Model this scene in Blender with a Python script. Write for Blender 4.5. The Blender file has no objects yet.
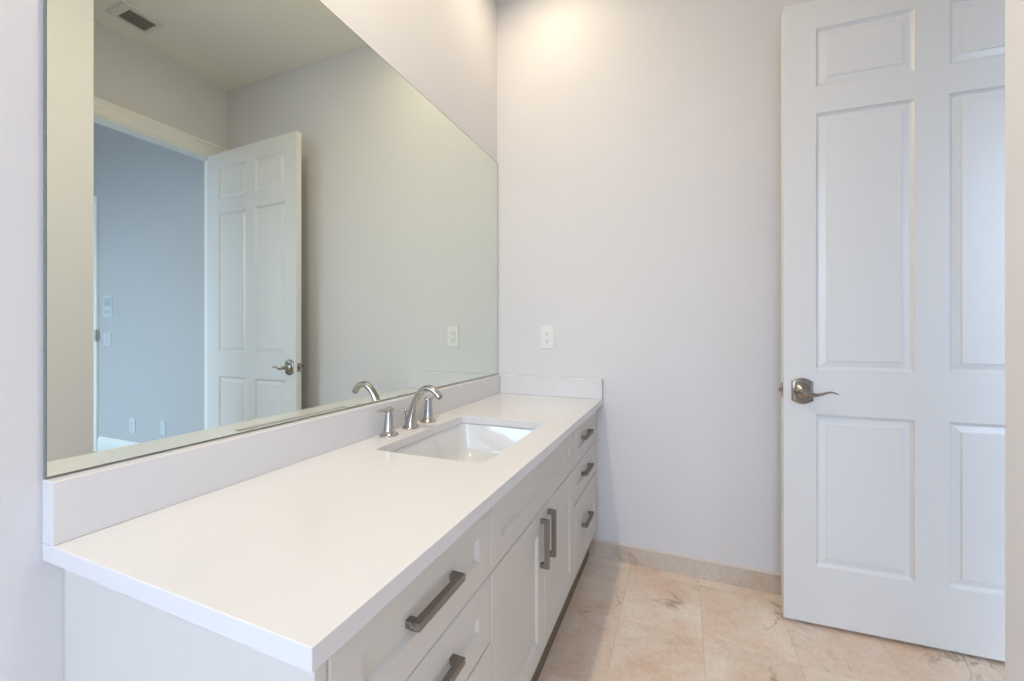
import bpy, bmesh, math
from mathutils import Vector, Matrix
S = bpy.context.scene
COL = S.collection

# ---------------------------------------------------------------- camera, sky, lamps, exposure
FX_PX, PSI, HORIZON = 414.3, 0.3888, 331.1
cd = bpy.data.cameras.new('camera')
cam = bpy.data.objects.new('camera', cd); COL.objects.link(cam)
cam.location = (0.9615, 0.0, 1.1514)
cam.rotation_euler = (math.pi / 2, 0, PSI)
cd.sensor_width = 36.0
cd.lens = FX_PX / 1024 * 36.0
cd.shift_y = (HORIZON - 340.5) / 1024
cd.clip_start = 0.01
S.camera = cam

S.view_settings.view_transform = 'Standard'
S.view_settings.look = 'None'
S.view_settings.gamma = 1.0
S.view_settings.use_curve_mapping = False
S.view_settings.exposure = 0.0
S.cycles.max_bounces = 14
S.cycles.diffuse_bounces = 7
S.cycles.glossy_bounces = 6
S.cycles.transparent_max_bounces = 8
S.cycles.caustics_reflective = True
S.cycles.sample_clamp_indirect = 6.0
S.cycles.use_denoising = True

SKY = (0.60, 0.785, 1.06)
SKY_STRENGTH = 9.4
GROUND = (0.155, 0.19, 0.25)
LAMP_COLOR = (1.0, 0.85, 0.60)
LAMP_POWER = [3.1, 19.5]
LAMPS = [(0.35, 1.775), (0.33, 0.60)]

w = bpy.data.worlds.new('sky'); S.world = w; w.use_nodes = True
nt = w.node_tree; nt.nodes.clear()
tc = nt.nodes.new('ShaderNodeTexCoord'); sx = nt.nodes.new('ShaderNodeSeparateXYZ')
rp = nt.nodes.new('ShaderNodeValToRGB'); bg = nt.nodes.new('ShaderNodeBackground'); wo = nt.nodes.new('ShaderNodeOutputWorld')
mp = nt.nodes.new('ShaderNodeMapRange')
mp.inputs['From Min'].default_value = -0.3; mp.inputs['From Max'].default_value = 0.3
rp.color_ramp.elements[0].position = 0.35; rp.color_ramp.elements[0].color = (*GROUND, 1)
rp.color_ramp.elements[1].position = 0.65; rp.color_ramp.elements[1].color = (*SKY, 1)
nt.links.new(tc.outputs['Generated'], sx.inputs[0]); nt.links.new(sx.outputs['Z'], mp.inputs['Value'])
nt.links.new(mp.outputs[0], rp.inputs[0]); nt.links.new(rp.outputs[0], bg.inputs['Color'])
bg.inputs['Strength'].default_value = SKY_STRENGTH
nt.links.new(bg.outputs[0], wo.inputs[0])

ZC = 3.004
for (lx, ly), pw in zip(LAMPS, LAMP_POWER):
    ld = bpy.data.lights.new('downlight_glow', 'AREA'); ld.shape = 'DISK'; ld.size = 0.075
    ld.energy = pw; ld.color = LAMP_COLOR; ld.spread = math.radians(177 if ly > 1 else 179)
    lo = bpy.data.objects.new('downlight_glow', ld); COL.objects.link(lo)
    lo.location = (lx, ly, ZC - 0.012)

def portal(name, loc, rot, sx_, sy_):                      # guides sky light through a window opening
    ld = bpy.data.lights.new(name, 'AREA'); ld.shape = 'RECTANGLE'; ld.size = sx_; ld.size_y = sy_
    ld.cycles.is_portal = True
    lo = bpy.data.objects.new(name, ld); COL.objects.link(lo); lo.location = loc; lo.rotation_euler = rot

# window openings: behind the camera (bathroom) and in the next room
YB = -1.60                                                   # inner face of the wall behind the camera
WB = (0.30, 1.42, 0.60, 2.50)                                # x0 x1 z0 z1
YN = -0.70
WN = (2.60, 5.00, 0.12, 2.85)
portal('sky_portal', ((WB[0]+WB[1])/2, YB - 0.01, (WB[2]+WB[3])/2), (math.pi/2, 0, 0), WB[1]-WB[0], WB[3]-WB[2])
portal('sky_portal', ((WN[0]+WN[1])/2, YN - 0.01, (WN[2]+WN[3])/2), (math.pi/2, 0, 0), WN[1]-WN[0], WN[3]-WN[2])

# ---------------------------------------------------------------- materials
def mat(name, color, rough=0.5, metal=0.0, bump=0.0, bscale=200.0, spec=0.5, coat=0.0):
    m = bpy.data.materials.new(name); m.use_nodes = True
    n = m.node_tree.nodes; b = n['Principled BSDF']
    b.inputs['Base Color'].default_value = (*color, 1); b.inputs['Roughness'].default_value = rough
    b.inputs['Metallic'].default_value = metal; b.inputs['Specular IOR Level'].default_value = spec
    b.inputs['Coat Weight'].default_value = coat
    if bump:
        t = n.new('ShaderNodeTexCoord'); z = n.new('ShaderNodeTexNoise'); u = n.new('ShaderNodeBump')
        z.inputs['Scale'].default_value = bscale; z.inputs['Detail'].default_value = 3
        u.inputs['Strength'].default_value = bump; u.inputs['Distance'].default_value = 0.002
        l = m.node_tree.links
        l.new(t.outputs['Object'], z.inputs['Vector']); l.new(z.outputs['Fac'], u.inputs['Height']); l.new(u.outputs[0], b.inputs['Normal'])
    return m

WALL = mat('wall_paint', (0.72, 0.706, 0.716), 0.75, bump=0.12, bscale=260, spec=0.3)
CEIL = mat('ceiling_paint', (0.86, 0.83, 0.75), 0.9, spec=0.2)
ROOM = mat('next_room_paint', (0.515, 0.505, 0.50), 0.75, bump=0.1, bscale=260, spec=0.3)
TRIM = mat('trim_paint', (0.87, 0.85, 0.80), 0.35)
DOORP = mat('door_paint', (0.765, 0.755, 0.74), 0.30)
CABP = mat('cabinet_paint', (0.645, 0.62, 0.575), 0.38)
DARK = mat('toe_kick_shade', (0.19, 0.145, 0.10), 0.7)  # dark brown carries the shade below the cabinet in the toe kick's colour
QUARTZ = mat('white_quartz', (0.735, 0.72, 0.725), 0.16, bump=0.0)
PORC = mat('porcelain', (0.74, 0.74, 0.74), 0.06, coat=0.5)
NICKEL = mat('polished_chrome', (0.52, 0.505, 0.48), 0.09, 1.0)
PULL = mat('satin_nickel_pull', (0.31, 0.278, 0.242), 0.55, 1.0)
BRASSN = mat('antique_nickel', (0.38, 0.345, 0.30), 0.24, 1.0)
PLAST = mat('white_plastic', (0.80, 0.79, 0.77), 0.35)
BLACK = mat('slot_black', (0.03, 0.03, 0.03), 0.6)
PLATE = mat('next_room_plate', (0.60, 0.62, 0.63), 0.4)
GREYP = mat('grey_display', (0.42, 0.47, 0.48), 0.3)
VENT = mat('vent_white', (0.72, 0.70, 0.66), 0.5)
VENTD = mat('vent_dark', (0.06, 0.055, 0.045), 0.7)
EDGE = mat('mirror_edge', (0.20, 0.22, 0.20), 0.35)
WOODF = mat('next_room_floor', (0.13, 0.14, 0.14), 0.45, bump=0.2, bscale=40)
CAULK = mat('grout_caulk', (0.74, 0.67, 0.60), 0.7)

MIRROR = mat('mirror_glass', (0.80, 0.845, 0.775), 0.0, 1.0)

def glass():
    m = bpy.data.materials.new('window_glass'); m.use_nodes = True
    n = m.node_tree.nodes; n.clear(); l = m.node_tree.links
    t = n.new('ShaderNodeBsdfTransparent'); g = n.new('ShaderNodeBsdfGlossy'); x = n.new('ShaderNodeMixShader'); o = n.new('ShaderNodeOutputMaterial')
    g.inputs['Roughness'].default_value = 0.0; x.inputs[0].default_value = 0.06
    l.new(t.outputs[0], x.inputs[1]); l.new(g.outputs[0], x.inputs[2]); l.new(x.outputs[0], o.inputs[0])
    return m
GLASS = glass()

def marble(name, grout=True, tint=(1, 1, 1)):
    m = bpy.data.materials.new(name); m.use_nodes = True
    n = m.node_tree.nodes; l = m.node_tree.links; b = n['Principled BSDF']
    def N(t, **k):
        q = n.new(t)
        for a, v in k.items(): setattr(q, a, v)
        return q
    def math_(op, a, b_=None, c=None):
        q = N('ShaderNodeMath', operation=op)
        for i, v in enumerate((a, b_, c)):
            if v is None: continue
            if hasattr(v, 'links'): l.new(v, q.inputs[i])
            else: q.inputs[i].default_value = v
        return q.outputs[0]
    def ramp(fac, stops):
        q = N('ShaderNodeValToRGB'); e = q.color_ramp.elements
        while len(e) < len(stops): e.new(0.5)
        for i, (p, c) in enumerate(stops): e[i].position = p; e[i].color = (*c, 1)
        l.new(fac, q.inputs[0]); return q.outputs[0]
    def mix(fac, a, b_, mode='MIX'):
        q = N('ShaderNodeMix', data_type='RGBA', blend_type=mode)
        for i, v in ((0, fac), (6, a), (7, b_)):
            if hasattr(v, 'links'): l.new(v, q.inputs[i])
            elif i == 0: q.inputs[0].default_value = v
            else: q.inputs[i].default_value = (*v, 1)
        return q.outputs[2]
    geo = N('ShaderNodeNewGeometry').outputs['Position']
    sp = N('ShaderNodeSeparateXYZ'); l.new(geo, sp.inputs[0])
    TX, TY, OX, OY = 0.305, 0.36, 0.730, 1.700
    ux = math_('DIVIDE', math_('SUBTRACT', sp.outputs[0], OX), TX); uy = math_('DIVIDE', math_('SUBTRACT', sp.outputs[1], OY), TY)
    cx, cy = math_('FLOOR', ux), math_('FLOOR', uy)
    cid = N('ShaderNodeCombineXYZ'); l.new(cx, cid.inputs[0]); l.new(cy, cid.inputs[1])
    wn = N('ShaderNodeTexWhiteNoise', noise_dimensions='3D'); l.new(cid.outputs[0], wn.inputs['Vector'])
    off = N('ShaderNodeVectorMath', operation='MULTIPLY_ADD')
    l.new(wn.outputs['Color'], off.inputs[0]); off.inputs[1].default_value = (9, 9, 9); l.new(geo, off.inputs[2])
    vec = off.outputs[0] if grout else geo
    def noise(scale, detail, rough, dist, v=vec):
        q = N('ShaderNodeTexNoise'); q.inputs['Scale'].default_value = scale; q.inputs['Detail'].default_value = detail
        q.inputs['Roughness'].default_value = rough; q.inputs['Distortion'].default_value = dist; l.new(v, q.inputs['Vector']); return q.outputs['Fac']
    base = ramp(noise(3.4, 5, 0.55, 0.8), [(0.30, (0.75, 0.54, 0.39)), (0.44, (0.81, 0.655, 0.53)), (0.58, (0.85, 0.735, 0.625)), (0.75, (0.90, 0.80, 0.70))])
    speck = ramp(noise(60.0, 4, 0.7, 0.4), [(0.35, (0.92, 0.91, 0.90)), (0.6, (1.04, 1.04, 1.04))])
    base = mix(1.0, base, speck, 'MULTIPLY')
    v1 = math_('ABSOLUTE', math_('SUBTRACT', noise(3.6, 4, 0.56, 0.7), 0.5))
    f1 = ramp(v1, [(0.0, (1, 1, 1)), (0.010, (0.35, 0.35, 0.35)), (0.03, (0, 0, 0))])
    gate = ramp(noise(3.4, 2, 0.5, 0.0), [(0.47, (0, 0, 0)), (0.60, (1, 1, 1))])
    ff = math_('MULTIPLY', math_('MULTIPLY', f1, gate), 0.75)
    base = mix(ff, base, (0.30, 0.22, 0.16))
    v2 = math_('ABSOLUTE', math_('SUBTRACT', noise(6.0, 4, 0.6, 1.2), 0.47))
    f2 = ramp(v2, [(0.0, (1, 1, 1)), (0.012, (0.2, 0.2, 0.2)), (0.04, (0, 0, 0))])
    base = mix(math_('MULTIPLY', f2, 0.40), base, (0.86, 0.75, 0.64))
    if grout:
        tone = ramp(wn.outputs['Value'], [(0, (0.95, 0.93, 0.91)), (1, (1.04, 1.04, 1.04))])
        base = mix(1.0, base, tone, 'MULTIPLY')
        ex = math_('MULTIPLY', math_('PINGPONG', ux, 0.5), TX); ey = math_('MULTIPLY', math_('PINGPONG', uy, 0.5), TY)
        e = math_('LESS_THAN', math_('MINIMUM', ex, math_('ADD', ey, 0.0004)), 0.0011)
        base = mix(math_('MULTIPLY', e, 0.55), base, (0.48, 0.39, 0.31))
    base = mix(1.0, base, tint, 'MULTIPLY')
    l.new(base, b.inputs['Base Color']); b.inputs['Roughness'].default_value = 0.32
    return m
FLOORM = marble('cream_marble_tile')
BASEM = marble('cream_marble_skirting', False, (0.74, 0.75, 0.75))

# ---------------------------------------------------------------- helpers
def link(name, bm, m, parent=None, bevel=0.0, smooth=False, seg=2, kind=None):
    bmesh.ops.recalc_face_normals(bm, faces=bm.faces[:])
    me = bpy.data.meshes.new(name); bm.to_mesh(me); bm.free()
    for x in (m if isinstance(m, (list, tuple)) else [m]): me.materials.append(x)
    if smooth:
        for p in me.polygons: p.use_smooth = True
    o = bpy.data.objects.new(name, me); COL.objects.link(o)
    if parent: o.parent = parent
    if bevel:
        b = o.modifiers.new('bevel', 'BEVEL'); b.width = bevel; b.segments = seg; b.limit_method = 'ANGLE'; b.angle_limit = math.radians(40)
        for p in me.polygons: p.use_smooth = True
        b.harden_normals = True
    return o

def tag(o, label, cat, group=None, kind=None):
    o['label'] = label; o['category'] = cat
    if group: o['group'] = group
    if kind: o['kind'] = kind
    return o

def empty(name, loc, rz=0.0):
    o = bpy.data.objects.new(name, None); COL.objects.link(o); o.location = loc; o.rotation_euler = (0, 0, rz); o.empty_display_size = 0.05
    return o

def box(bm, x0, x1, y0, y1, z0, z1):
    v = [bm.verts.new(c) for c in ((x0,y0,z0),(x1,y0,z0),(x1,y1,z0),(x0,y1,z0),(x0,y0,z1),(x1,y0,z1),(x1,y1,z1),(x0,y1,z1))]
    for f in ((0,3,2,1),(4,5,6,7),(0,1,5,4),(1,2,6,5),(2,3,7,6),(3,0,4,7)): bm.faces.new([v[i] for i in f])

def boxes(*bs):
    bm = bmesh.new()
    for b in bs: box(bm, *b)
    return bm

def loft(bm, rings, cap0=True, cap1=True):
    R = [[bm.verts.new(p) for p in r] for r in rings]
    for a, b in zip(R, R[1:]):
        n = len(a)
        for i in range(n): bm.faces.new((a[i], a[(i+1) % n], b[(i+1) % n], b[i]))
    if cap0: bm.faces.new(R[0][::-1])
    if cap1: bm.faces.new(R[-1])
    return R

def lathe(bm, prof, c=(0,0,0), axis='Z', n=32):
    rings = []
    for r, h in prof:
        ring = []
        for i in range(n):
            a = 2*math.pi*i/n; u, v = r*math.cos(a), r*math.sin(a)
            p = {'Z': (u, v, h), 'Y': (u, h, v), 'X': (h, u, v)}[axis]
            ring.append((c[0]+p[0], c[1]+p[1], c[2]+p[2]))
        rings.append(ring)
    loft(bm, rings)

def smoothpts(pts, k=5):
    out = []
    n = len(pts)
    for i in range(n-1):
        p0, p1, p2, p3 = pts[max(i-1,0)], pts[i], pts[i+1], pts[min(i+2,n-1)]
        for j in range(k):
            t = j/k
            out.append(tuple(0.5*((2*b)+(-a+c)*t+(2*a-5*b+4*c-d)*t*t+(-a+3*b-3*c+d)*t**3) for a,b,c,d in zip(p0,p1,p2,p3)))
    out.append(tuple(pts[-1])); return out

def sweep(bm, pts, up=(0,1,0), n=20, k=5):
    """pts: (x, y, z, half width along 'side', half thickness)"""
    P = smoothpts(pts, k); rings = []
    for i, p in enumerate(P):
        a, b = Vector(P[max(i-1,0)][:3]), Vector(P[min(i+1,len(P)-1)][:3])
        t = (b-a).normalized(); s = Vector(up).normalized(); q = t.cross(s).normalized(); s = q.cross(t).normalized()
        rings.append([tuple(Vector(p[:3]) + s*(p[3]*math.cos(2*math.pi*j/n)) + q*(p[4]*math.sin(2*math.pi*j/n))) for j in range(n)])
    loft(bm, rings)

def rrect(x0, x1, y0, y1, r, z, n=6):
    pts = []
    for cx, cy, a0 in ((x1-r,y1-r,0),(x0+r,y1-r,90),(x0+r,y0+r,180),(x1-r,y0+r,270)):
        for i in range(n+1):
            a = math.radians(a0+90*i/n); pts.append((cx+r*math.cos(a), cy+r*math.sin(a), z))
    return pts

# ---------------------------------------------------------------- room shell
W, D, TH, TR = 2.292, 2.127, 0.12, 0.10
PX, PY = 1.490, 1.007                       # corner of the wall return on the right
OY0, OY1, OZ = 1.035, 2.030, 2.447          # door opening in the right wall
XN1, YNW = 5.2, 2.167                       # the next room
def struct(name, bm, m, label, cat, parent=None, **k):
    o = link(name, bm, m, parent, **k); tag(o, label, cat, kind='structure'); return o

struct('floor', boxes((-TH, W + TH/2, YB-TH, D+TH, -0.10, 0.0)), FLOORM, 'cream veined marble tile floor in front of the vanity', 'floor')
struct('floor_next_room', boxes((W + TH/2, XN1+TH, YN-TH, YNW+TH, -0.10, 0.0)), WOODF, 'dark grey floor of the next room seen in the mirror', 'floor')
ZN = 3.50                                   # the next room is taller
struct('ceiling', boxes((-TH, W+TH/2, YB-TH, D+TH, ZC, ZC+0.1)), CEIL, 'plain off-white painted ceiling above the mirror wall', 'ceiling')
struct('ceiling_next_room', boxes((W+TH/2, XN1+TH, YN-TH, YNW+TH, ZN, ZN+0.1)), CEIL, 'high ceiling of the next room', 'ceiling')
struct('wall_left', boxes((-TH, 0, YB-TH, D+TH, 0, ZC)), WALL, 'off-white wall behind the mirror and vanity', 'wall')
struct('wall_far', boxes((0, W+TH, D, D+TH, 0, ZC)), WALL, 'off-white end wall with an outlet beside the mirror', 'wall')
struct('wall_right', boxes((W, W+TR, PY, OY0, 0, OZ), (W, W+TR, OY1, D, 0, OZ), (W, W+TR, PY, D, OZ, ZN)), WALL,
       'beige wall with the door opening seen in the mirror', 'wall')
struct('wall_partition', boxes((PX, PX+TH, YB, PY, 0, ZC), (PX+TH, W+TH, PY-TH, PY, 0, ZN)), WALL, 'beige wall return at the right edge of the view', 'wall')
struct('wall_behind', boxes((0, WB[0], YB-TH, YB, 0, ZC), (WB[1], PX, YB-TH, YB, 0, ZC), (WB[0], WB[1], YB-TH, YB, 0, WB[2]), (WB[0], WB[1], YB-TH, YB, WB[3], ZC), (PX, PX+TH, YB-TH, YB, 0, ZC)),
       WALL, 'off-white wall with a window behind the viewer', 'wall')
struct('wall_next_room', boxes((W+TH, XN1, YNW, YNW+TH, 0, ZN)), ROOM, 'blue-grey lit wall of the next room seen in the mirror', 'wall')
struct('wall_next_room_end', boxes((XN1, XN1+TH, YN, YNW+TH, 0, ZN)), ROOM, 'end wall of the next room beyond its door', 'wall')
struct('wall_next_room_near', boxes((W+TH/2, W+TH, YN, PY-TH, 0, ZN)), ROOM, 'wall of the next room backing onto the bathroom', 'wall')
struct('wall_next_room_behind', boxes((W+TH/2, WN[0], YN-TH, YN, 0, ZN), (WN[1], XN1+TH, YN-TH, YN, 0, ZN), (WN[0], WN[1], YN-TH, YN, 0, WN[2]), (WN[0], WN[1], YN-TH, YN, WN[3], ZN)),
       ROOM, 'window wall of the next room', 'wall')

def window(name, wx0, wx1, wz0, wz1, y, label):
    e = empty(name, ((wx0+wx1)/2, y-0.07, wz0)); tag(e, label, 'window', kind='structure')
    hw, h = (wx1-wx0)/2, wz1-wz0
    f = 0.045
    link('window_frame', boxes((-hw,-hw+f,-.03,.03,0,h),(hw-f,hw,-.03,.03,0,h),(-hw+f,hw-f,-.03,.03,0,f),(-hw+f,hw-f,-.03,.03,h-f,h)), TRIM, e)
    link('pane', boxes((-hw+f,hw-f,-.003,.003,f,h-f)), GLASS, e)
window('window_1', *WB, YB, 'white framed window in the wall behind the viewer')
window('window_2', *WN, YN, 'white framed window lighting the next room')

# marble baseboard on the far wall, with a pale caulk line along its top
bb = struct('baseboard_far', boxes((0.46, W, D-0.012, D, 0, 0.084)), BASEM, 'cream marble baseboard along the end wall', 'baseboard')
c = link('caulk_line', boxes((0.50, W, D-0.013, D, 0.084, 0.089)), CAULK, bb); c['label'] = 'pale caulk line'
def base_profile(bm, x0, x1, y, h=0.15):
    pr = [(0, 0), (-0.016, 0), (-0.016, h*0.72), (-0.012, h*0.76), (-0.012, h*0.84), (-0.006, h*0.93), (-0.006, h), (0, h)]
    A = [bm.verts.new((x0, y+a, b)) for a, b in pr]; B = [bm.verts.new((x1, y+a, b)) for a, b in pr]
    n = len(pr)
    for i in range(n): bm.faces.new((A[i], A[(i+1)%n], B[(i+1)%n], B[i]))
    bm.faces.new(A[::-1]); bm.faces.new(B)
bm = bmesh.new(); base_profile(bm, W+TH+0.03, 4.195, YNW)
struct('baseboard_next_room', bm, TRIM, 'tall white moulded baseboard in the next room', 'baseboard')

# moulded casing round the door opening (head and far leg), jamb lining
def casing(bm, path, x, sgn, prof):
    rings = []
    for i, (y, z) in enumerate(path):
        ds = []
        if i > 0: ds.append(Vector((y-path[i-1][0], z-path[i-1][1])).normalized())
        if i < len(path)-1: ds.append(Vector((path[i+1][0]-y, path[i+1][1]-z)).normalized())
        ns = [Vector((d.y, -d.x)) for d in ds]
        if len(ns) == 2: m_ = (ns[0]+ns[1]); m_ = m_ / m_.dot(ns[0])
        else: m_ = ns[0]
        rings.append([(x+sgn*p, y+m_.x*o, z+m_.y*o) for o, p in prof])
    loft(bm, rings)
PROF = [(0, 0), (0, 0.012), (0.014, 0.014), (0.018, 0.011), (0.048, 0.015), (0.053, 0.019), (0.068, 0.019), (0.073, 0.025), (0.095, 0.025), (0.095, 0)]
bm = bmesh.new()
casing(bm, [(OY1, 0.0), (OY1, OZ), (PY+0.002, OZ)], W, -1, PROF)
struct('trim_1', bm, TRIM, 'white moulded casing over the door opening seen in the mirror', 'casing')
struct('trim_2', boxes((W-0.002, W+TR+0.002, OY1-0.012, OY1, 0, OZ-0.012), (W-0.002, W+TR+0.002, OY0, OY0+0.012, 0, OZ-0.012), (W-0.002, W+TR+0.002, OY0, OY1, OZ-0.012, OZ)),
       TRIM, 'white jamb lining inside the door opening', 'door jamb')

# ---------------------------------------------------------------- six panel door, open in front of the end wall
L_DOOR, T_DOOR, Z0, Z1 = 0.949, 0.036, 0.0147, 2.437
ROT = math.atan2(1.9734-1.9328, 2.2855-1.3363)
free = Vector((1.3363, 1.9328)); ev = Vector((math.cos(ROT), math.sin(ROT)))
hinge = free + ev*L_DOOR
door = empty('door_1', (hinge.x, hinge.y, 0), ROT)
tag(door, 'white six panel door standing open in front of the end wall', 'door', kind='structure')
def panel_face(bm, y, sgn, cols, rows):
    """lattice of stiles and rails with a raised panel in every cell; y plane, sgn = outward direction"""
    xs = [-L_DOOR] + [c for p in cols for c in p] + [0.0]
    zs = [Z0] + [c for p in rows for c in p] + [Z1]
    V = {}
    def v(i, j):
        if (i, j) not in V: V[i, j] = bm.verts.new((xs[i], y, zs[j]))
        return V[i, j]
    for i in range(len(xs)-1):
        for j in range(len(zs)-1):
            q = [v(i,j), v(i+1,j), v(i+1,j+1), v(i,j+1)]
            if i % 2 == 1 and j % 2 == 1:
                prev = q
                for ins, dep in ((0.0015, 0.0035), (0.004, 0.0055), (0.009, 0.010), (0.013, 0.0110), (0.034, 0.0065), (0.0365, 0.0035)):
                    ring = [bm.verts.new((a, y - sgn*dep, b)) for a, b in ((xs[i]+ins, zs[j]+ins), (xs[i+1]-ins, zs[j]+ins), (xs[i+1]-ins, zs[j+1]-ins), (xs[i]+ins, zs[j+1]-ins))]
                    for k in range(4): bm.faces.new((prev[k], prev[(k+1)%4], ring[(k+1)%4], ring[k]))
                    prev = ring
                bm.faces.new(prev)
            else:
                bm.faces.new(q)
    return xs, zs, V
cols = [(-L_DOOR+0.108, -L_DOOR+0.411), (-L_DOOR+0.507, -L_DOOR+0.812)]
rows = [(0.238, 0.828), (1.001, 1.997), (2.100, 2.327)]
bm = bmesh.new()
_, _, A = panel_face(bm, 0.0, -1, cols, rows)
xs, zs, B = panel_face(bm, T_DOOR, 1, cols, rows)
ni, nj = len(xs)-1, len(zs)-1
for j in range(nj):
    for i in (0, ni): bm.faces.new((A[i,j], A[i,j+1], B[i,j+1], B[i,j]))
for i in range(ni):
    for j in (0, nj): bm.faces.new((A[i,j], A[i+1,j], B[i+1,j], B[i,j]))
link('door_leaf', bm, DOORP, door)
def lever(side):
    """side -1: face towards the vanity, +1: face towards the end wall"""
    y = 0.0 if side < 0 else T_DOOR
    cx, cz = -L_DOOR+0.062, 0.917
    bm = bmesh.new()
    def outline(sx, sz, yy):
        p = []
        for i in range(9): 
            t = -1+2*i/8; p.append((cx+sx*t, yy, cz+sz*(0.74+0.26*math.cos(t*math.pi/2))))
        for i in range(9):
            t = 1-2*i/8; p.append((cx+sx*t, yy, cz-sz*(0.74+0.26*math.cos(t*math.pi/2))))
        return p
    loft(bm, [outline(0.036, 0.051, y), outline(0.036, 0.051, y+side*0.005), outline(0.033, 0.047, y+side*0.008), outline(0.030, 0.043, y+side*0.009)])
    h = link('lever_handle', bm, BRASSN, door, bevel=0.001); h['label'] = 'nickel lever handle'
    bm = bmesh.new()
    lathe(bm, [(0.0305, y+side*0.009), (0.030, y+side*0.013), (0.025, y+side*0.018), (0.016, y+side*0.021), (0.0125, y+side*0.026), (0.0118, y+side*0.052), (0.008, y+side*0.055)], (cx, 0, cz), 'Y')
    link('rose_hub', bm, BRASSN, h, smooth=True)
    bm = bmesh.new(); yy = y+side*0.050
    sweep(bm, [(cx-0.010, yy, cz+0.004, .008, .009), (cx+0.006, yy, cz-0.002, .0085, .0095), (cx+0.028, yy, cz-0.008, .0075, .0075), (cx+0.052, yy+side*.002, cz-0.003, .007, .0048),
               (cx+0.070, yy+side*.002, cz+0.004, .007, .0038), (cx+0.086, yy, cz+0.004, .0065, .0032), (cx+0.103, yy-side*.004, cz-0.003, .005, .002)], up=(0,1,0))
    link('lever', bm, BRASSN, h, smooth=True)
lever(-1); lever(1)
lp = link('latch_plate', boxes((-L_DOOR-0.0012, -L_DOOR+0.001, T_DOOR/2-0.0125, T_DOOR/2+0.0125, 0.917-0.028, 0.917+0.028)), BRASSN, door)
lp['label'] = 'nickel latch plate'
link('latch_bolt', boxes((-L_DOOR-0.012, -L_DOOR, T_DOOR/2-0.006, T_DOOR/2+0.006, 0.917-0.009, 0.917+0.009)), BRASSN, lp, bevel=0.002)
for hz in (0.25, 1.20, 2.18):
    bm = bmesh.new(); lathe(bm, [(0.006, hz-0.045), (0.006, hz+0.045)], (0.006, T_DOOR+0.004, 0), 'Z', 16)
    link('hinge', bm, BRASSN, door)

# ---------------------------------------------------------------- vanity cabinet
CW, YNR, ZT, SL, BT, ZB = 0.591, 0.333, 0.808, 0.0285, 0.034, 0.910
FXP, FT = 0.566, 0.020                     # face plane of doors and drawers, their thickness
van = empty('vanity_cabinet', (0.28, 1.23, 0))
tag(van, 'long white shaker vanity cabinet under the quartz countertop', 'vanity cabinet')
def vlink(name, bm, m, parent=van, **k):
    top = parent
    bm.transform(Matrix.Translation((-0.28, -1.23, 0)))
    return link(name, bm, m, parent, **k)
YE0, YE1 = 0.359, 2.078
XF = FXP-FT-0.002
vlink('carcass', boxes((0.001, XF, YE0+0.019, YE0+0.034, 0.150, ZT-SL-0.002), (0.001, XF, YE1-0.016, YE1, 0.150, ZT-SL-0.002), (0.001, XF, YE0+0.034, YE1-0.016, 0.150, 0.166),
      (0.001, 0.009, YE0+0.034, YE1-0.016, 0.166, ZT-SL-0.002), (XF-0.016, XF, YE0+0.034, YE1-0.016, 0.166, ZT-SL-0.002)), CABP)
vlink('end_panel', boxes((0.001, FXP, YE0, YE0+0.0185, 0.0, ZT-SL-0.001)), CABP, bevel=0.001)
tk = vlink('toe_kick', boxes((0.508, 0.522, YE0+0.019, D-0.014, 0.0, 0.150)), DARK); tk['label'] = 'recessed toe kick with shade put into its dark colour'
vlink('filler_strip', boxes((0.50, FXP-0.024, YE1+0.0005, D-0.001, 0.150, ZT-SL-0.001)), CABP)

def shaker(bm, y0, y1, z0, z1, px, st, rl, dep=0.008, bev=0.007):
    """framed front with a sunken flat panel and a sloped inner edge"""
    r = 0.0026
    loops = [[(px-FT, a, b) for a, b in ((y0,z0),(y1,z0),(y1,z1),(y0,z1))],
             [(px-r, a, b) for a, b in ((y0,z0),(y1,z0),(y1,z1),(y0,z1))],
             [(px, a, b) for a, b in ((y0+r,z0+r),(y1-r,z0+r),(y1-r,z1-r),(y0+r,z1-r))],
             [(px, a, b) for a, b in ((y0+st,z0+rl),(y1-st,z0+rl),(y1-st,z1-rl),(y0+st,z1-rl))],
             [(px-dep, a, b) for a, b in ((y0+st+bev,z0+rl+bev),(y1-st-bev,z0+rl+bev),(y1-st-bev,z1-rl-bev),(y0+st+bev,z1-rl-bev))]]
    loft(bm, loops)
G = 0.0015
banks = [(0.379, 0.842), (0.842, 1.615), (1.615, 2.076)]
RL = 0.056
rowsz = [(0.608, 0.770), (0.457, 0.605), (0.162, 0.454)]
def pull(parent, y, z, px, length, vertical=False):
    bm = bmesh.new(); h = length/2; t = 0.0066; o = 0.027
    if not vertical:
        box(bm, px+o-2*t, px+o, y-h, y+h, z-t, z+t)
        box(bm, px, px+o-2*t, y-h, y-h+2*t, z-t, z+t); box(bm, px, px+o-2*t, y+h-2*t, y+h, z-t, z+t)
    else:
        box(bm, px+o-2*t, px+o, y-t, y+t, z-h, z+h)
        box(bm, px, px+o-2*t, y-t, y+t, z-h, z-h+2*t); box(bm, px, px+o-2*t, y-t, y+t, z+h-2*t, z+h)
    bmesh.ops.remove_doubles(bm, verts=bm.verts[:], dist=1e-5)
    p = vlink('pull_handle', bm, PULL, parent, bevel=0.0008); p['label'] = 'dark satin nickel bar pull'
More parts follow.
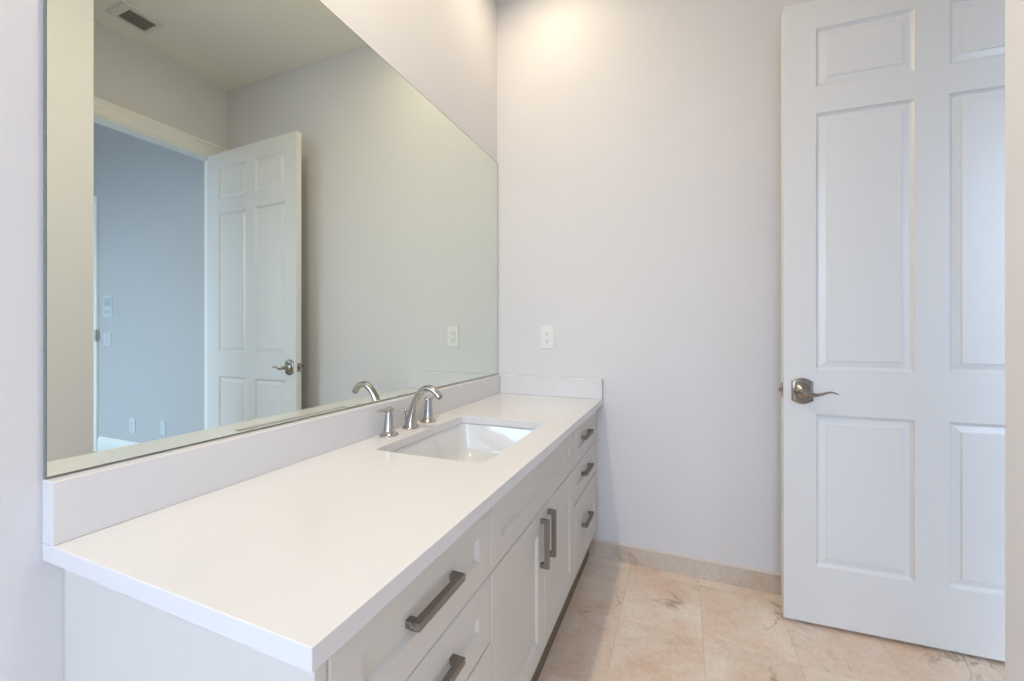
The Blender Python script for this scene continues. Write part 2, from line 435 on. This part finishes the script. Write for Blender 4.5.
for y0, y1 in (banks[0], banks[2]):
    for k, (z0, z1) in enumerate(rowsz):
        px = FXP + (0.002 if k == 2 else 0)
        bm = bmesh.new(); shaker(bm, y0+G, y1-G, z0, z1, px, 0.058, RL)
        d = vlink('drawer', bm, CABP)
        pull(d, (y0+y1)/2+0.004, (z0+z1)/2 if k < 2 else (z0+z1)/2, px-(0.008 if k < 2 else 0.008), 0.148)
bm = bmesh.new(); shaker(bm, banks[1][0]+G, banks[1][1]-G, rowsz[0][0], rowsz[0][1], FXP, 0.058, RL)
vlink('false_front', bm, CABP)
ym = (banks[1][0]+banks[1][1])/2
for y0, y1, hy in ((banks[1][0], ym, ym-0.036), (ym, banks[1][1], ym+0.036)):
    bm = bmesh.new(); shaker(bm, y0+G, y1-G, rowsz[2][0], rowsz[1][1], FXP+0.001, 0.060, 0.060)
    d = vlink('cabinet_door', bm, CABP)
    pull(d, hy, 0.511, FXP+0.001, 0.146, True)

# ---------------------------------------------------------------- countertop with sink cut-out and backsplashes
SX0, SX1, SY0, SY1, SR = 0.135, 0.487, 0.960, 1.484, 0.018
bm = bmesh.new()
def loop(pts):
    vs = [bm.verts.new(p) for p in pts]; return [bm.edges.new((vs[i], vs[(i+1) % len(vs)])) for i in range(len(vs))]
e1 = loop([(0.0005, YNR, ZT), (CW, YNR, ZT), (CW, D-0.0005, ZT), (0.0005, D-0.0005, ZT)]); e2 = loop(rrect(SX0, SX1, SY0, SY1, SR, ZT))
g = bmesh.ops.triangle_fill(bm, edges=e1+e2, use_beauty=True)
ex = bmesh.ops.extrude_face_region(bm, geom=bm.faces[:])
bmesh.ops.translate(bm, verts=[v for v in ex['geom'] if isinstance(v, bmesh.types.BMVert)], vec=(0, 0, -SL))
bmesh.ops.dissolve_limit(bm, angle_limit=0.01, verts=bm.verts[:], edges=bm.edges[:])
top = link('countertop', bm, QUARTZ, bevel=0.0022)
tag(top, 'long white quartz countertop with an undermount sink cut-out', 'countertop')
link('backsplash', boxes((0.0005, BT, YNR, D-0.0005, ZT, ZB)), QUARTZ, top, bevel=0.002)
link('side_splash', boxes((BT, CW, D-BT, D-0.0005, ZT, ZB)), QUARTZ, top, bevel=0.002)

# ---------------------------------------------------------------- sink
sink = empty('sink', ((SX0+SX1)/2, (SY0+SY1)/2, ZT-SL-0.155))
tag(sink, 'white rectangular undermount sink below the curved faucet', 'sink')
sc = Vector(sink.location)
zt = ZT-SL-0.0005
inner = []
for ins, z, r in ((-0.004, zt, 0.028), (-0.003, zt-0.006, 0.030), (0.004, zt-0.030, 0.034), (0.012, zt-0.090, 0.040), (0.022, zt-0.122, 0.050), (0.045, zt-0.138, 0.055), (0.110, zt-0.1435, 0.05)):
    inner.append(rrect(SX0+ins, SX1-ins, SY0+ins*1.15, SY1-ins*1.15, r, z, 8))
cx_, cy_ = (SX0+SX1)/2-0.03, (SY0+SY1)/2
nn_ = len(inner[0])
import itertools
ring = []
for p in inner[-1]:
    a = math.atan2(p[1]-cy_, p[0]-cx_-0.03); ring.append((cx_+0.022*math.cos(a), cy_+0.022*math.sin(a), zt-0.146))
outer = [rrect(SX0-0.02, SX1+0.02, SY0-0.02, SY1+0.02, 0.045, zt, 8), rrect(SX0-0.02, SX1+0.02, SY0-0.02, SY1+0.02, 0.045, zt-0.012, 8),
         rrect(SX0-0.010, SX1+0.010, SY0-0.010, SY1+0.010, 0.045, zt-0.10, 8), rrect(SX0+0.03, SX1-0.03, SY0+0.03, SY1-0.03, 0.05, zt-0.153, 8)]
bm = bmesh.new(); loft(bm, outer[::-1] + inner + [ring], True, False)
bm.transform(Matrix.Translation(-sc)); link('basin', bm, PORC, sink, smooth=True)
bm = bmesh.new(); lathe(bm, [(0.0225, zt-0.1475), (0.0225, zt-0.1445), (0.019, zt-0.143), (0.017, zt-0.1445), (0.016, zt-0.142), (0.003, zt-0.140)], (cx_, cy_, 0))
bm.transform(Matrix.Translation(-sc)); d = link('drain', bm, NICKEL, sink, smooth=True)

# ---------------------------------------------------------------- widespread faucet
FXC, FYC = 0.073, 1.222
fau = empty('faucet', (FXC, FYC, ZT)); tag(fau, 'chrome widespread faucet with arched spout and two lever handles behind the sink', 'faucet')
bm = bmesh.new(); lathe(bm, [(0.029, 0.0), (0.029, 0.004), (0.0265, 0.008), (0.022, 0.011)], (0, 0, 0)); 
link('base_flange', bm, NICKEL, fau, smooth=True)
bm = bmesh.new()
sweep(bm, [(0.001, 0, 0.005, .0240, .0240), (0.002, 0, 0.020, .0205, .0205), (0.007, 0, 0.048, .0165, .0168), (0.015, 0, 0.078, .0145, .0148), (0.028, 0, 0.108, .0136, .0134), (0.047, 0, 0.132, .0132, .0124),
           (0.070, 0, 0.1445, .0134, .0118), (0.092, 0, 0.1415, .0138, .0114), (0.109, 0, 0.130, .0140, .0114), (0.120, 0, 0.115, .0132, .0116)], up=(0,1,0), n=24)
sp = link('spout', bm, NICKEL, fau, smooth=True)
bm = bmesh.new(); lathe(bm, [(0.008, 0.0), (0.008, -0.003)], (0, 0, 0), 'Z', 20)
bm.transform(Matrix.Translation((0.1206, 0, 0.1142)) @ Matrix.Rotation(math.radians(-42), 4, 'Y'))
link('aerator', bm, PULL, sp)
bm = bmesh.new(); lathe(bm, [(0.0026, 0.01), (0.0026, 0.055), (0.0055, 0.058), (0.0055, 0.066), (0.003, 0.069)], (-0.021, 0, 0), 'Z', 16)
link('lift_rod', bm, NICKEL, fau, smooth=True)
for dy, s in ((-0.113, -1), (0.115, 1)):
    bm = bmesh.new()
    lathe(bm, [(0.030, 0.0), (0.030, 0.003), (0.027, 0.006), (0.0205, 0.011), (0.0175, 0.018), (0.0155, 0.040), (0.0135, 0.064), (0.0125, 0.078), (0.0130, 0.086), (0.0105, 0.092), (0.004, 0.0945)], (-0.003, dy, 0), 'Z', 28)
    h = link('handle', bm, NICKEL, fau, smooth=True)
    bm = bmesh.new()
    sweep(bm, [(-0.003, dy-s*0.010, 0.083, .011, .0075), (-0.003, dy+s*0.008, 0.085, .0115, .0080), (-0.003, dy+s*0.028, 0.087, .0085, .0055), (-0.003, dy+s*0.046, 0.089, .0075, .0040), (-0.003, dy+s*0.060, 0.0885, .0060, .0025)], up=(1,0,0))
    link('lever', bm, NICKEL, h, smooth=True)

# ---------------------------------------------------------------- wall mirror
mir = empty('wall_mirror', (0.0, (0.337+D)/2, ZB)); tag(mir, 'large frameless wall mirror above the vanity backsplash', 'mirror')
my0, my1, mz0, mz1 = 0.3345, D-0.004, ZB+0.002, 2.0935
mo = Vector(mir.location)
def mlink(name, bm, m): bm.transform(Matrix.Translation(-mo)); return link(name, bm, m, mir)
mlink('glass', boxes((0.0015, 0.0065, my0+0.0022, my1-0.0022, mz0+0.0022, mz1-0.0022)), MIRROR)
mlink('edge', boxes((0.0008, 0.0068, my0, my0+0.0022, mz0, mz1), (0.0008, 0.0068, my1-0.0022, my1, mz0, mz1), (0.0008, 0.0068, my0+0.0022, my1-0.0022, mz0, mz0+0.0022), (0.0008, 0.0068, my0+0.0022, my1-0.0022, mz1-0.0022, mz1)), EDGE)

# ---------------------------------------------------------------- outlets, switch, thermostat (on walls facing -y)
def wall_plate(name, label, cat, x, z, y, w_, h_, kind, group=None, pm=PLAST):
    e = empty(name, (x, y, z)); tag(e, label, cat, group)
    link('cover_plate', boxes((-w_/2, w_/2, -0.006, -0.0002, -h_/2, h_/2)), pm, e, bevel=0.0018)
    if kind == 'outlet':
        ins = link('receptacle', boxes((-0.0168, 0.0168, -0.0085, -0.0055, -0.0335, 0.0335)), pm, e, bevel=0.0008)
        for s in (1, -1):
            zc_ = s*0.0195
            link('slot', boxes((-0.0075, -0.0058, -0.0092, -0.0083, zc_-0.002, zc_+0.0065)), BLACK, ins)
            link('slot', boxes((0.0058, 0.0075, -0.0092, -0.0083, zc_-0.0015, zc_+0.006)), BLACK, ins)
            link('ground_hole', boxes((-0.0026, 0.0026, -0.0092, -0.0083, zc_-0.0105, zc_-0.0055)), BLACK, ins)
    elif kind == 'switch':
        n = max(1, round(w_/0.05))
        for i in range(n):
            xx = (i-(n-1)/2)*0.046
            link('rocker', boxes((xx-0.0168, xx+0.0168, -0.009, -0.0055, -0.033, 0.033)), pm, e, bevel=0.0015)
    elif kind == 'panel':
        link('display', boxes((-w_*0.38, w_*0.38, -0.0075, -0.0055, h_*0.0, h_*0.40)), GREYP, e)
        for i in range(3): link('button', boxes((-w_*0.30+i*w_*0.22, -w_*0.30+i*w_*0.22+w_*0.15, -0.0085, -0.0055, -h_*0.32, -h_*0.20)), GREYP, e, bevel=0.001)
    for s in (1, -1):
        if kind == 'panel': break
        bm = bmesh.new(); lathe(bm, [(0.003, -0.0055), (0.003, -0.0068), (0.0015, -0.0072)], (0, 0, s*h_*0.42), 'Y', 12); link('screw', bm, pm, e)
    return e
wall_plate('electrical_outlet', 'white electrical outlet on the end wall beside the mirror', 'outlet', 0.2955, 1.120, D, 0.074, 0.122, 'outlet')
wall_plate('control_panel', 'white wall control panel above the light switch in the next room', 'control panel', 4.05, 1.385, YNW, 0.15, 0.20, 'panel', pm=PLATE)
wall_plate('light_switch', 'white light switch plate beside the door hinge in the next room', 'light switch', 4.05, 1.075, YNW, 0.125, 0.118, 'switch', pm=PLATE)
wall_plate('electrical_outlet', 'white outlet with a dark plug hole low on the next room wall, nearer its door', 'outlet', 3.645, 0.30, YNW, 0.09, 0.13, 'outlet', pm=PLATE)
wall_plate('wall_jack', 'blank white wall plate low on the next room wall, nearer the mirror door', 'wall plate', 3.19, 0.318, YNW, 0.08, 0.125, 'blank', pm=PLATE)

# door of the next room with its casing, seen past the wall return
struct('trim_3', boxes((4.205, 4.30, YNW-0.020, YNW, 0, 2.44)), TRIM, 'white vertical door casing in the next room', 'casing', bevel=0.003)
d2 = empty('door_2', (4.305, YNW, 0)); tag(d2, 'white door of the next room at the mirror left', 'door', kind='structure')
link('door_leaf', boxes((0.0, 0.85, -0.012, -0.0005, 0.012, 2.42)), DOORP, d2, bevel=0.002)
bm = bmesh.new(); lathe(bm, [(0.0075, 1.055), (0.0075, 1.165)], (-0.108, -0.026, 0), 'Z', 16); box(bm, -0.104, -0.075, -0.0225, -0.0195, 1.055, 1.165)
h = link('hinge', bm, BRASSN, d2)

# ---------------------------------------------------------------- ceiling vent and downlights
VX0, VX1, VY0, VY1 = 1.950, 2.135, 1.325, 1.522
ve = empty('air_vent', ((VX0+VX1)/2, (VY0+VY1)/2, ZC)); tag(ve, 'white ceiling air vent with dark slats seen in the mirror', 'air vent')
vo = Vector(ve.location)
ix0, ix1, iy0, iy1 = 1.982, 2.110, 1.368, 1.500
def velink(n, bm, m, **k): bm.transform(Matrix.Translation(-vo)); return link(n, bm, m, ve, **k)
velink('frame', boxes((VX0, ix0, VY0, VY1, ZC-0.008, ZC-0.0003), (ix1, VX1, VY0, VY1, ZC-0.008, ZC-0.0003), (ix0, ix1, VY0, iy0, ZC-0.008, ZC-0.0003), (ix0, ix1, iy1, VY1, ZC-0.008, ZC-0.0003)), VENT)
velink('duct', boxes((ix0, ix1, iy0, iy1, ZC-0.002, ZC-0.0003)), VENTD)
for i in range(4):
    xx = ix0 + (i+0.5)*(ix1-ix0)/4
    bm = bmesh.new(); box(bm, -0.008, 0.008, iy0, iy1, -0.0006, 0.0006)
    bm.transform(Matrix.Translation((xx, 0, ZC-0.0065)) @ Matrix.Rotation(math.radians(22), 4, 'Y'))
    sl = velink('slat', bm, mat('vent_slat', (0.22, 0.20, 0.17), 0.6) if i == 0 else bpy.data.materials['vent_slat'])
for (lx, ly), where in zip(LAMPS, ('over the sink end of the vanity', 'over the near end of the vanity')):
    e = empty('recessed_downlight', (lx, ly, ZC)); tag(e, 'round white recessed downlight ' + where, 'downlight')
    bm = bmesh.new(); rings = [[(r*math.cos(2*math.pi*i/36), r*math.sin(2*math.pi*i/36), z) for i in range(36)] for r, z in ((0.062, -0.0003), (0.062, -0.003), (0.082, -0.006), (0.088, -0.004), (0.088, -0.0003))]
    loft(bm, rings, False, False); link('trim_ring', bm, TRIM, e)
